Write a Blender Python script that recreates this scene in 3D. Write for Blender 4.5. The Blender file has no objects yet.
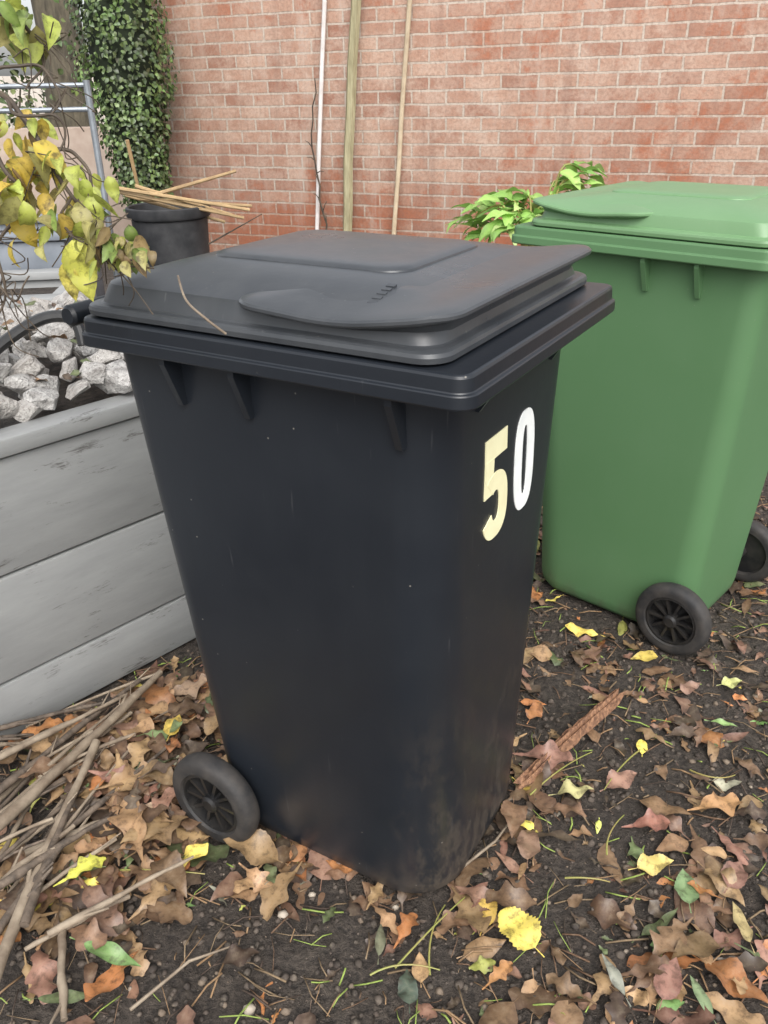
import bpy, bmesh, math, random, numpy as np
from mathutils import Vector, Matrix, Euler, noise as mn
rng=random.Random(7)
scn=bpy.context.scene; COL=scn.collection
# ------------------------------------------------------------ camera model
C=np.array([.019,-1.246,1.278]); PIT=.468; ROLL=-.020; TH=-.542; FPX=835.0
XB,YB,XC,X0,YC,WX=.230,.190,.299,-.320,.276,-.222
GX,GY,GT,GS=.725,.797,2.394,.99
F=np.array([0,math.cos(PIT),-math.sin(PIT)]);R_=np.array([1.,0,0]);U_=np.array([0,math.sin(PIT),math.cos(PIT)])
CX=R_*math.cos(ROLL)+U_*math.sin(ROLL); CY=-R_*math.sin(ROLL)+U_*math.cos(ROLL)
def ray(px,py): return F+(px-384)/FPX*CX-(py-512)/FPX*CY
def gp(px,py,z=0):
    d=ray(px,py); return Vector(C+d*((z-C[2])/d[2]))
def hd(px,py,D):
    d=ray(px,py); return Vector(C+d*(D/d[1]))
def vp(px,py,A,B):
    n=np.array([-(B-A)[1],(B-A)[0],0]);d=ray(px,py);return Vector(C+d*(((np.array(A)-C)@n)/(d@n)))
def pix(P):
    d=np.array(P)-C;w=d@F; return 384+FPX*(d@CX)/w,512-FPX*(d@CY)/w
cd=bpy.data.cameras.new('camera'); cam=bpy.data.objects.new('camera',cd); COL.objects.link(cam); scn.camera=cam
M=Matrix.Identity(4)
for i in range(3):
    M[i][0]=CX[i]; M[i][1]=CY[i]; M[i][2]=-F[i]; M[i][3]=C[i]
cam.matrix_world=M
cd.sensor_fit='VERTICAL'; cd.sensor_height=24; cd.lens=FPX/1024*24; cd.clip_start=.02; cd.clip_end=500
# ------------------------------------------------------------ helpers
class MB:
    def __init__(s): s.v=[];s.f=[];s.c=[]
    def add(s,vs,fs,col=None):
        o=len(s.v); s.v+= [tuple(v) for v in vs]; s.f+=[tuple(i+o for i in f) for f in fs]
        s.c+=[col if col else (1,1,1)]*len(vs)
    def build(s,name,mat,parent=None,smooth=True,ang=35,loc=None):
        me=bpy.data.meshes.new(name); me.from_pydata(s.v,[],s.f); me.update()
        ca=me.color_attributes.new('Col','FLOAT_COLOR','POINT')
        ca.data.foreach_set('color',np.array([(c[0],c[1],c[2],1.) for c in s.c],dtype=np.float32).ravel())
        me.materials.append(mat)
        if smooth:
            me.polygons.foreach_set('use_smooth',[True]*len(me.polygons))
            if ang: me.set_sharp_from_angle(angle=math.radians(ang))
        o=bpy.data.objects.new(name,me); COL.objects.link(o)
        if parent: o.parent=parent
        if loc is not None: o.location=loc
        return o
    def box(s,a,b,bev=.004,col=None):
        x0,y0,z0=a;x1,y1,z1=b;e=bev
        bm=bmesh.new(); bmesh.ops.create_cube(bm,size=1)
        for v in bm.verts: v.co=Vector(((x0+x1)/2+v.co.x*(x1-x0),(y0+y1)/2+v.co.y*(y1-y0),(z0+z1)/2+v.co.z*(z1-z0)))
        if e: bmesh.ops.bevel(bm,geom=bm.edges[:],offset=e,segments=2,affect='EDGES',profile=.5)
        bm.verts.index_update(); s.add([v.co.copy() for v in bm.verts],[[v.index for v in f.verts] for f in bm.faces],col); bm.free()
    def loft(s,secs,cap0=True,cap1=True,col=None):
        n=len(secs[0]);vs=[p for q in secs for p in q];fs=[]
        for k in range(len(secs)-1):
            for i in range(n):
                j=(i+1)%n; fs.append((k*n+i,k*n+j,(k+1)*n+j,(k+1)*n+i))
        if cap0: fs.append(tuple(range(n-1,-1,-1)))
        if cap1: fs.append(tuple((len(secs)-1)*n+i for i in range(n)))
        s.add(vs,fs,col)
    def tube(s,pts,rad,n=7,col=None,squash=1.):
        pts=[Vector(p) for p in pts]
        if not isinstance(rad,(list,tuple)): rad=[rad]*len(pts)
        t=(pts[1]-pts[0]).normalized(); u=t.orthogonal().normalized(); secs=[]
        for i,p in enumerate(pts):
            a=pts[max(i-1,0)];b=pts[min(i+1,len(pts)-1)];t=(b-a).normalized()
            u=(u-t*u.dot(t)).normalized(); w=t.cross(u)
            secs.append([p+(u*math.cos(2*math.pi*k/n)*squash+w*math.sin(2*math.pi*k/n))*rad[i] for k in range(n)])
        s.loft(secs,col=col)
    def lathe(s,prof,axis='Z',n=40,col=None,c=(0,0,0),caps=True):
        secs=[]
        for r,h in prof:
            q=[]
            for k in range(n):
                a=2*math.pi*k/n
                q.append((c[0]+r*math.cos(a),c[1]+r*math.sin(a),c[2]+h) if axis=='Z' else (c[0]+r*math.cos(a),c[1]+h,c[2]+r*math.sin(a)))
            secs.append(q)
        s.loft(secs,caps,caps,col=col)
def tag(o,label=None,cat=None,group=None,kind=None):
    for k,v in (('label',label),('category',cat),('group',group),('kind',kind)):
        if v: o[k]=v
    return o
def empty(name,loc=(0,0,0),rz=0):
    o=bpy.data.objects.new(name,None); COL.objects.link(o); o.location=loc; o.rotation_euler=(0,0,rz); o.empty_display_size=.1; return o
def rrect(x0,x1,y0,y1,r,z,n=6,zf=None,rb=None):
    P=[]; rb=r if rb is None else rb
    for cx,cy,a0,q in ((x1-r,y1-r,0,r),(x0+rb,y1-rb,90,rb),(x0+rb,y0+rb,180,rb),(x1-r,y0+r,270,r)):
        for k in range(n+1):
            a=math.radians(a0+90*k/n); x=cx+q*math.cos(a);y=cy+q*math.sin(a)
            P.append((x,y,z+(zf(x,y) if zf else 0)))
    Q=[]
    for i,pt in enumerate(P):
        nx=P[(i+1)%len(P)]; Q.append(pt)
        if (i+1)%(n+1)==0:
            for k in range(1,16):
                t=k/16; x=pt[0]+(nx[0]-pt[0])*t; y=pt[1]+(nx[1]-pt[1])*t
                Q.append((x,y,z+(zf(x,y) if zf else 0)))
    return Q
# ------------------------------------------------------------ node helpers
def newmat(name):
    m=bpy.data.materials.new(name); m.use_nodes=True; nt=m.node_tree
    return m,nt,nt.nodes['Principled BSDF']
def nd(nt,t,**kw):
    n=nt.nodes.new(t)
    for k,v in kw.items(): setattr(n,k,v)
    return n
def L(nt,a,b): nt.links.new(a,b)
def rgba(c): return (c[0],c[1],c[2],1)
def noise(nt,vec,scale,detail=3,rough=.55,dist=0):
    n=nd(nt,'ShaderNodeTexNoise'); n.inputs['Scale'].default_value=scale; n.inputs['Detail'].default_value=detail
    n.inputs['Roughness'].default_value=rough; n.inputs['Distortion'].default_value=dist
    if vec is not None: L(nt,vec,n.inputs['Vector'])
    return n.outputs['Fac']
def mrange(nt,v,a,b,c=0.,d=1.):
    n=nd(nt,'ShaderNodeMapRange'); L(nt,v,n.inputs['Value'])
    for k,x in zip(('From Min','From Max','To Min','To Max'),(a,b,c,d)): n.inputs[k].default_value=x
    return n.outputs['Result']
def mathn(nt,op,a,b=None):
    n=nd(nt,'ShaderNodeMath',operation=op)
    for i,x in enumerate((a,b)):
        if x is None: continue
        if isinstance(x,(int,float)): n.inputs[i].default_value=x
        else: L(nt,x,n.inputs[i])
    return n.outputs[0]
def mix(nt,fac,a,b,mode='MIX'):
    n=nd(nt,'ShaderNodeMix',data_type='RGBA',blend_type=mode)
    for k,x in ((0,fac),(6,a),(7,b)):
        if isinstance(x,(int,float)): n.inputs[k].default_value=x
        elif isinstance(x,tuple): n.inputs[k].default_value=rgba(x)
        else: L(nt,x,n.inputs[k])
    return n.outputs[2]
def bump(nt,h,bs,strength=.5,dist=.01):
    n=nd(nt,'ShaderNodeBump'); n.inputs['Strength'].default_value=strength; n.inputs['Distance'].default_value=dist
    L(nt,h,n.inputs['Height']); L(nt,n.outputs[0],bs.inputs['Normal'])
def objco(nt,scale=None,rot=None):
    t=nd(nt,'ShaderNodeTexCoord').outputs['Object']
    if scale:
        m=nd(nt,'ShaderNodeMapping'); m.inputs['Scale'].default_value=scale
        if rot: m.inputs['Rotation'].default_value=rot
        L(nt,t,m.inputs['Vector']); return m.outputs[0]
    return t
def plastic(name,base,dust_sheen,r0,r1,mudc=(.085,.066,.048),mud=.48,speck=.6,da=.35,scuff=.12,strk=.2):
    m,nt,b=newmat(name); co=objco(nt); sp=nd(nt,'ShaderNodeSeparateXYZ'); L(nt,co,sp.inputs[0])
    n1=noise(nt,co,4,4,.65); n2=noise(nt,co,110,1); st=noise(nt,objco(nt,(22,22,1.6)),1.6,3,.6)
    col=mix(nt,mrange(nt,n1,.38,.72,0,da),base,dust_sheen)
    col=mix(nt,mrange(nt,st,.52,.8,0,strk),col,dust_sheen)
    sc=noise(nt,objco(nt,(90,90,4),(.6,.5,.2)),1.3,2,.5); col=mix(nt,mrange(nt,sc,.71,.75,0,scuff),col,(.16,.16,.16))
    fr=mrange(nt,sp.outputs['X'],.12,.235)
    nm=noise(nt,objco(nt,(1,1,.5)),13,6,.75)
    mz=mathn(nt,'MULTIPLY',mathn(nt,'MULTIPLY',mrange(nt,sp.outputs['Z'],.0,mud,.9,0),fr),mrange(nt,nm,.50,.60))
    mz=mathn(nt,'ADD',mz,mathn(nt,'MULTIPLY',mrange(nt,sp.outputs['Z'],.0,.07,.7,0),mrange(nt,nm,.45,.6)))
    col=mix(nt,mathn(nt,'MULTIPLY',mz,.7),col,mudc)
    v=nd(nt,'ShaderNodeTexVoronoi'); v.inputs['Scale'].default_value=34; L(nt,co,v.inputs['Vector'])
    s=mathn(nt,'MULTIPLY',mrange(nt,v.outputs['Distance'],.03,.055,1,0),mrange(nt,n1,.50,.54))
    col=mix(nt,mathn(nt,'MULTIPLY',s,speck),col,(.3,.28,.24))
    L(nt,col,b.inputs['Base Color'])
    L(nt,mathn(nt,'ADD',mrange(nt,n1,.3,.7,r0,r1),mathn(nt,'MULTIPLY',mz,.3)),b.inputs['Roughness'])
    bump(nt,n2,b,.05,.002)
    return m
def simple(name,c1,c2,rough=.6,scale=20,bs=.3,bd=.005,stretch=None,metal=0):
    m,nt,b=newmat(name); co=objco(nt,stretch); n=noise(nt,co,scale,4,.6)
    L(nt,mix(nt,mrange(nt,n,.35,.65),c1,c2),b.inputs['Base Color']); b.inputs['Roughness'].default_value=rough; b.inputs['Metallic'].default_value=metal
    if bs>.1: bump(nt,n,b,bs,bd)
    return m
def leafmat(name,rough=.5,trans=.0,spot=.5,sc=70):
    m,nt,b=newmat(name); at=nd(nt,'ShaderNodeAttribute',attribute_name='Col'); co=objco(nt)
    n=noise(nt,co,sc,3,.7)
    col=mix(nt,mrange(nt,n,.5,.70,0,spot),at.outputs['Color'],(.045,.028,.018))
    col=mix(nt,mrange(nt,n,.48,.3,0,.3),col,mix(nt,.5,at.outputs['Color'],(.5,.42,.3)))
    L(nt,col,b.inputs['Base Color']); b.inputs['Roughness'].default_value=rough
    if trans:
        tr=nd(nt,'ShaderNodeBsdfTranslucent'); L(nt,col,tr.inputs['Color']); mx=nd(nt,'ShaderNodeMixShader'); mx.inputs[0].default_value=trans
        L(nt,b.outputs[0],mx.inputs[1]); L(nt,tr.outputs[0],mx.inputs[2]); L(nt,mx.outputs[0],nt.nodes['Material Output'].inputs['Surface'])
    return m
MBLACK=plastic('black_plastic',(.0118,.0146,.0195),(.0195,.0235,.0295),.29,.41)
MLID=plastic('black_lid_plastic',(.034,.038,.0435),(.088,.092,.096),.24,.44,speck=.9,da=.7,scuff=.3)  # paler than the body: sky sheen put into base and dust colours
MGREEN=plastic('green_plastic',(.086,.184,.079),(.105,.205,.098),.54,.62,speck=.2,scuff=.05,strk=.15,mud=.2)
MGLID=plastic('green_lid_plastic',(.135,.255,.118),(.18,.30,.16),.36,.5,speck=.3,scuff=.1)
MTYRE=simple('tyre_rubber',(.017,.017,.018),(.045,.04,.036),.7,25,.3,.003)
MHUB=simple('hub_plastic',(.011,.011,.012),(.026,.024,.022),.4,30,.05)
MSTK5=simple('cream_sticker',(.90,.86,.55),(.84,.79,.49),.45,30,.05)
MSTK0=simple('white_sticker',(.93,.95,.92),(.84,.87,.85),.45,30,.05)
MLEAF=leafmat('dead_leaf',.45,0,.65); MFOL=leafmat('foliage_leaf',.42,.28,.12,30); MHAZ=leafmat('shrub_leaf',.5,.3,.75,75)
MIVY=leafmat('ivy_leaf',.4,0,.2,20)
MSTICK=simple('stick_bark',(.165,.125,.092),(.06,.046,.035),.75,14,.8,.006,(3,3,1))
MSTICK2=simple('pale_stick_bark',(.32,.26,.19),(.155,.115,.08),.75,18,.8,.006)
MCANE=simple('bamboo_cane',(.46,.32,.16),(.30,.20,.10),.5,12,.3); MCANE2=simple('pale_cane',(.56,.46,.32),(.42,.33,.22),.55,12,.3)
MSTEM=simple('green_stem',(.24,.27,.06),(.3,.24,.08),.5,20,.05)
MSPLIT=simple('split_wood',(.33,.175,.095),(.11,.052,.03),.75,9,.8,.006,(10,10,10))
MTWIG=simple('twig_bark',(.10,.075,.05),(.045,.033,.025),.7,20,.05)
m,nt,b=newmat('dark_soil'); co=objco(nt); n1=noise(nt,co,3,3); n2=noise(nt,co,70,5,.75); n3=noise(nt,co,14,2)
col=mix(nt,mrange(nt,n2,.36,.66),(.025,.020,.0165),(.135,.108,.086)); col=mix(nt,mrange(nt,n1,.4,.65,0,.45),col,(.052,.041,.033))
L(nt,col,b.inputs['Base Color']); L(nt,mrange(nt,n3,.35,.65,.55,.95),b.inputs['Roughness'])
bump(nt,n2,b,1,.024); MSOIL=m
MCRUMB=leafmat('soil_crumb',.8,0,.4,90)
# brick
m,nt,b=newmat('old_brick'); co=objco(nt); sp=nd(nt,'ShaderNodeSeparateXYZ'); L(nt,co,sp.inputs[0]); cb=nd(nt,'ShaderNodeCombineXYZ')
wob=noise(nt,co,7,2); L(nt,mathn(nt,'ADD',sp.outputs['X'],mathn(nt,'MULTIPLY',wob,.01)),cb.inputs[0]); L(nt,mathn(nt,'ADD',sp.outputs['Z'],mathn(nt,'MULTIPLY',wob,.012)),cb.inputs[1])
br=nd(nt,'ShaderNodeTexBrick',offset=.5); L(nt,cb.outputs[0],br.inputs['Vector'])
for k,v in (('Scale',1.),('Mortar Size',.0068),('Mortar Smooth',.15),('Bias',-.05),('Brick Width',.225),('Row Height',.075)): br.inputs[k].default_value=v
br.inputs['Color1'].default_value=(.46,.285,.205,1); br.inputs['Color2'].default_value=(.31,.15,.10,1); br.inputs['Mortar'].default_value=(.49,.41,.34,1)
n1=noise(nt,co,1.3,5,.72,.6); n2=noise(nt,co,7,5,.78); n3=noise(nt,co,55,3,.7); n4=noise(nt,objco(nt,(5,5,.55)),1.3,4,.65)
z=sp.outputs['Z']
red=mathn(nt,'ADD',mathn(nt,'ADD',mrange(nt,z,.35,1.0,.26,0),mrange(nt,z,1.4,1.9,0,.09)),mathn(nt,'ADD',mathn(nt,'ADD',mathn(nt,'MULTIPLY',n1,1.3),-.18),mathn(nt,'MULTIPLY',mathn(nt,'SUBTRACT',n2,.5),1.0)))
redf=mrange(nt,red,.57,.78,0,.85)
col=mix(nt,redf,br.outputs['Color'],mix(nt,br.outputs['Fac'],(.35,.105,.045),(.40,.235,.16)))
pale=mathn(nt,'MULTIPLY',mrange(nt,n2,.42,.60,0,.7),mrange(nt,red,.5,.67,1,.1))
col=mix(nt,pale,col,mix(nt,br.outputs['Fac'],(.55,.415,.33),(.57,.49,.41))); col=mix(nt,mrange(nt,n3,.43,.68,0,.45),col,(.18,.105,.075))
col=mix(nt,mrange(nt,n4,.54,.76,0,.45),col,(.16,.078,.056))
col=mix(nt,mathn(nt,'MULTIPLY',mrange(nt,n4,.43,.31,0,.4),mrange(nt,n3,.35,.6)),col,(.63,.55,.48))
L(nt,col,b.inputs['Base Color']); b.inputs['Roughness'].default_value=.85
bump(nt,mathn(nt,'ADD',mathn(nt,'MULTIPLY',br.outputs['Fac'],-1.),mathn(nt,'MULTIPLY',n3,.5)),b,.9,.008); MBRICK=m
m,nt,b=newmat('grey_painted_timber'); g1=noise(nt,objco(nt,(1.5,6,7)),4,4,.65); g2=noise(nt,objco(nt,(1.6,3,7)),3,6,.8,.3); g3=noise(nt,objco(nt,(4,40,60)),5,3)
col=mix(nt,mrange(nt,g1,.3,.7),(.258,.263,.261),(.31,.315,.31)); col=mix(nt,mrange(nt,g3,.62,.78,0,.3),col,(.16,.155,.15)); col=mix(nt,mathn(nt,'MULTIPLY',mrange(nt,g2,.58,.64,0,.8),mrange(nt,g3,.42,.56)),col,(.085,.08,.075))
L(nt,col,b.inputs['Base Color']); b.inputs['Roughness'].default_value=.55; bump(nt,g1,b,.18,.004); MPAINT=m
m,nt,b=newmat('grey_stone'); co=objco(nt); oi=nd(nt,'ShaderNodeObjectInfo'); n1=noise(nt,co,22,4,.75); n2=noise(nt,co,150,2,.7)
col=mix(nt,mrange(nt,n1,.36,.60),(.24,.23,.22),(.52,.51,.49)); col=mix(nt,mrange(nt,n2,.52,.68,0,.65),col,(.11,.105,.10))
col=mix(nt,mrange(nt,oi.outputs['Random'],0,1,0,.4),col,(.27,.225,.18)); L(nt,col,b.inputs['Base Color']); b.inputs['Roughness'].default_value=.85; bump(nt,n1,b,1,.018); MSTONE=m
MPOT=simple('dark_pot',(.018,.019,.021),(.04,.04,.042),.55,15,.05); MHOSE=simple('black_hose',(.012,.012,.013),(.03,.03,.03),.4,20,.05)
MSTEEL=simple('galvanised_rail',(.30,.33,.36),(.22,.24,.26),.45,20,.05,.002,None,.5)
MWHITE=simple('white_pipe_plastic',(.76,.73,.71),(.6,.56,.53),.4,10,.05); MPOSTW=simple('weathered_post',(.40,.36,.22),(.26,.23,.13),.8,8,.5,.004,(8,8,1))
MBLUE=simple('blue_grey_paint',(.15,.17,.195),(.215,.235,.265),.5,6,.2); MPALE=simple('pale_block',(.42,.34,.28),(.33,.25,.2),.85,5,.4); MFENCE=simple('pale_fence',(.55,.50,.44),(.45,.40,.35),.85,5,.2)
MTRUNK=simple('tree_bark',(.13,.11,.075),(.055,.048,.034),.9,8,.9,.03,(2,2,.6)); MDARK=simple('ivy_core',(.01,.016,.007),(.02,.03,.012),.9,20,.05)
MPEB=simple('pale_pebble',(.46,.40,.32),(.33,.28,.22),.6,60)
# ------------------------------------------------------------ ground
def gz(x,y):
    v=Vector((x,y,0)); a=mn.noise(v*2.3)*.010+mn.noise(v*8)*.007+mn.noise(v*25)*.007+mn.noise(v*60)*.0045
    return a-.006
def axis(c,half,step,far):
    a=[c-half+i*step for i in range(int(2*half/step)+1)]; d=step; lo=[];x=a[0]
    while x>c-far: d*=1.5; x-=d; lo.append(x)
    d=step;hi=[];x=a[-1]
    while x<c+far: d*=1.5; x+=d; hi.append(x)
    return lo[::-1]+a+hi
xs=axis(.15,1.6,.0125,120); ys=axis(.7,1.6,.0125,120); mb=MB()
vs=[(x,y,gz(x,y) if (abs(x)<4 and abs(y)<5) else 0) for y in ys for x in xs]; nx=len(xs)
fs=[(j*nx+i,j*nx+i+1,(j+1)*nx+i+1,(j+1)*nx+i) for j in range(len(ys)-1) for i in range(nx-1)]
mb.add(vs,fs); tag(mb.build('ground',MSOIL,ang=0),kind='structure')
# ------------------------------------------------------------ wheelie bins
XT,YT,XR0,XRT=XC-.056,YC-.040,-.236,X0+.018
def fx(z): return XB+(XT-XB)*z/.97
def digit(mb,kind,yc,w,z0,h):
    def P(u,v,off): z=z0+v*h; return (fx(z)+.0012+off,yc+(u-.5)*w+(1-v)*.013,z)
    def solid(outline,off):
        n=len(outline); a=[P(u,v,off) for u,v in outline]; b_=[P(u,v,off-.0015) for u,v in outline]
        mb.add(a+b_,[tuple(range(n))]+[(i,i+n,(i+1)%n+n,(i+1)%n) for i in range(n)])
    def band(out,inn,closed,off):
        n=len(out)
        for i in range(n if closed else n-1):
            j=(i+1)%n; solid([out[i],out[j],inn[j],inn[i]],off)
    if kind=='0':
        def st(rx,ry):
            o=[]
            for k in range(48):
                a=2*math.pi*k/48; c,s=math.cos(a),math.sin(a)
                o.append((.5+rx*math.copysign(abs(c)**.72,c),.5+ry*math.copysign(abs(s)**.72,s)))
            return o
        band(st(.5,.5),st(.13,.35),True,0)
    else:
        solid([(.06,1),(.06,.79),(.92,.79),(.92,1)][::-1],0); solid([(.06,.80),(.03,.46),(.36,.46),(.40,.80)],.0004)
        out=[];inn=[]
        for k in range(41):
            a=math.radians(128-k*(128+158)/40); c,s=math.cos(a),math.sin(a)
            out.append((.47+.50*math.copysign(abs(c)**.8,c),.325+.325*math.copysign(abs(s)**.8,s))); inn.append((.47+.15*math.copysign(abs(c)**.8,c),.325+.15*math.copysign(abs(s)**.8,s)))
        band(out,inn,False,.0008)
mk=gp(382,283,1.073); MKX=mk.x*math.cos(TH)+mk.y*math.sin(TH); MKY=-mk.x*math.sin(TH)+mk.y*math.cos(TH)
def make_bin(name,loc,rz,s,mbody,mlid,label,numbers):
    root=empty(name,loc,rz); root.scale=(s,s,s); tag(root,label,'bin','wheelie bins standing on the soil')
    def sec(z,ins=0):
        t=z/.97; rr_=.105*(1-t)+.062*t; rb=.06*(1-t)+.045*t
        return rrect(XR0+(XRT-XR0)*t+ins,fx(z)-ins,-(YB+(YT-YB)*t)+ins,YB+(YT-YB)*t-ins,max(rr_-ins,.012),z,10,None,max(rb-ins,.012))
    mb=MB(); mb.loft([sec(0,.03),sec(.006,.012),sec(.02,.003),sec(.045)]+[sec(z) for z in (.15,.3,.45,.6,.75,.88,.97)],True,False); body=mb.build('body',mbody,root,ang=40)
    mb=MB(); cr=lambda i,z:rrect(X0+i,XC-i,-YC+i,YC-i,.026-min(i,.016),z)
    mb.loft([cr(.046,.957),cr(.005,.960),cr(.001,.9615),cr(0,.9635),cr(.0004,.977),cr(.0015,.9785),cr(.0045,.9795),cr(.0055,.981),cr(.0065,.996),cr(.008,.999),cr(.011,1.0003),cr(.06,1.001)],True,True); mb.build('rim',mbody,root,ang=20)
    def rib(mb,x,y,dx,dy,h=.075,t=.005,out=.03):
        a=[(0,.0),(out,.0),(out,-.010),(.004,-h),(-.016,-h)]
        vs=[]
        for sgn in (-1,1):
            for o,z in a: vs.append((x+dx*o+dy*sgn*t,y+dy*o+dx*sgn*t,.960+z))
        n=5; mb.add(vs,[tuple(range(n)),tuple(range(2*n-1,n-1,-1))]+[(i,i+n,(i+1)%n+n,(i+1)%n) for i in range(n)])
    for y_,sg in ((-YT,-1),(YT,1)):
        for x_ in (-.165,-.045,.190):
            mb=MB(); rib(mb,x_,y_,0,sg); mb.build('rib',mbody,root,False)
    for y_ in (-.13,.13):
        mb=MB(); rib(mb,XT,y_,1,0,.05); mb.build('rib',mbody,root,False)
    lw=lambda x0,x1,y,r,z:rrect(x0,x1,-y,y,r,z,8)
    a0,a1,ay=X0+.004,XC-.042,YC-.012
    def ls(i,z,r=.036): return lw(a0+i,a1-i,ay-i,max(r,.02),z)
    LP=[(.005,1.002,.036),(.0005,1.0045,.036),(0,1.011,.036),(.0015,1.0155,.036),(.005,1.0175,.036),(.013,1.0185,.036),(.0155,1.020,.036),(.021,1.040,.04),(.0235,1.0445,.04),(.029,1.047,.04),(.050,1.0545,.045),(.075,1.0615,.045),(.10,1.0668,.045),(.12,1.0698,.045),(.145,1.0728,.045),(.18,1.0757,.04),(.22,1.0772,.02)]
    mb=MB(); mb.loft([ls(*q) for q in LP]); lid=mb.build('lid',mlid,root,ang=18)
    def lz(x,y):
        i=min(ay-abs(y),a1-x,x-a0); q=LP[2:]; return float(np.interp(i,[k[0] for k in q],[k[1] for k in q]))
    def zf(x,y):
        e=max(0,min(1,(abs(y)-.12)/.12)); return (-.007*math.exp(-((x-.10)/.08)**2)*e+.009*max(0,min(1,(x-.14)/.10))**1.5)
    v0=-.042; g=lambda i,z,w=1:rrect(v0+i,a1+.002-i,-(ay-.002)+i,ay-.002-i,max(.05-i*.5,.012),z,8,(lambda x,y:zf(x,y)*w))
    mb=MB(); mb.loft([g(.022,1.0195,0),g(.020,1.029,.4),g(.013,1.0355,.9),g(.002,1.0390,1),g(-.003,1.0408,1),g(-.0045,1.0432,1),g(-.0045,1.0468,1),g(-.002,1.0495,1),g(.004,1.0512,1),g(.014,1.0530,.95),g(.026,1.0547,.85),g(.040,1.0565,.7),g(.055,1.0585,.5),g(.070,1.0607,.3),g(.086,1.0632,.1),g(.102,1.0650,0),g(.115,1.062,0)]); mb.build('lid_grip',mlid,lid,ang=26)
    def h(i,z): return rrect(-.195+i,.135-i,-.132+i,.132-i,max(.04-i*.3,.010),z,8)
    mb=MB(); mb.loft([h(0,1.064),h(.004,1.0728),h(.009,1.0752),h(.016,1.0766),h(.028,1.0777),h(.05,1.0788),h(.09,1.0798)]); mb.build('lid_panel',mlid,lid,ang=30)
    mb=MB()
    for k in range(5):
        x_,y_=MKX,MKY-.022+k*.011; ax,by=.006,.0033; top=[(x_+p*ax,y_+q*by,lz(x_+p*ax,y_+q*by)+.0010) for p,q in ((-1,-1),(1,-1),(1,1),(-1,1))]; bot=[(a,b2,c-.004) for a,b2,c in top]
        mb.add(top+bot,[(0,1,2,3),(0,4,5,1),(1,5,6,2),(2,6,7,3),(3,7,4,0)])
    mb.build('embossed_mark',mlid,lid,False)
    mb=MB(); mb.tube([(X0+.01,-.2,.975),(X0-.03,-.2,.985),(X0-.045,-.2,.99)],.014,8); mb.tube([(X0+.01,.2,.975),(X0-.03,.2,.985),(X0-.045,.2,.99)],.014,8)
    mb.tube([(X0-.045,y,.99) for y in (-.245,-.24,0,.24,.245)],[.012,.016,.016,.016,.012],12); mb.build('handle',mbody,root)
    for y in (-.12,.12):
        mb=MB(); mb.tube([(X0-.015,y-.03,1.01),(X0-.015,y+.03,1.01)],.012,10); mb.box((X0-.022,y-.022,1.002),(X0+.03,y+.022,1.018),.003); mb.build('hinge',mlid,lid)
    mb=MB(); mb.tube([(WX,-YC+.04,.095),(WX,YC-.04,.095)],.011,10); mb.build('axle',MHUB,root)
    for sg in (-1,1):
        mb=MB(); c=(WX,sg*(YC-.046),.093); w=.021
        mb.lathe([(.064,-w*.6),(.068,-w),(.086,-w),(.093,-w*.75),(.097,-w*.3),(.097,w*.3),(.093,w*.75),(.086,w),(.077,w*1.03),(.068,w),(.064,w*.6),(.064,-w*.6)],'Y',56,c=c,caps=False); tyre=mb.build('wheel',MTYRE,root,ang=50)
        mb=MB(); o=sg*w
        pr_=[(.0,-o*.5),(.065,-o*.5),(.0665,o*.75),(.060,o*.85),(.058,-o*.3),(.0,-o*.3)]
        mb.lathe(pr_ if sg>0 else pr_[::-1],'Y',48,c=c)
        mb.lathe([(.0,-o*.2),(.018,-o*.2),(.018,o*.9),(.012,o*1.1),(.0,o*1.1)],'Y',24,c=c)
        for k in range(10):
            a=2*math.pi*k/10; d=Vector((math.cos(a),0,math.sin(a))); e=Vector((-math.sin(a),0,math.cos(a)))*.0032
            P=Vector(c); v=[]
            for rr_ in (.015,.060):
                for ee in (-1,1):
                    for hh in (-.3,.6): v.append(P+d*rr_+e*ee+Vector((0,o*hh,0)))
            mb.add(v,[(0,1,3,2),(4,6,7,5),(0,4,5,1),(2,3,7,6),(1,5,7,3),(0,2,6,4)])
        mb.build('hub',MHUB,tyre,ang=35)
    if numbers:
        mb=MB(); digit(mb,'5',-.060,.086,.688,.166); tag(mb.build('number_sticker',MSTK5,root,False),'cream yellow number 5 sticker')
        mb=MB(); digit(mb,'0',.046,.076,.688,.168); tag(mb.build('number_sticker',MSTK0,root,False),'white number 0 sticker')
    return root
make_bin('wheelie_bin',(0,0,0),TH,1,MBLACK,MLID,'black wheelie bin with the number 50 on its front, beside the grey planter',True)
make_bin('wheelie_bin',(GX,GY,0),GT,GS,MGREEN,MGLID,'green wheelie bin with a lighter green lid behind the black bin',False)
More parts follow.
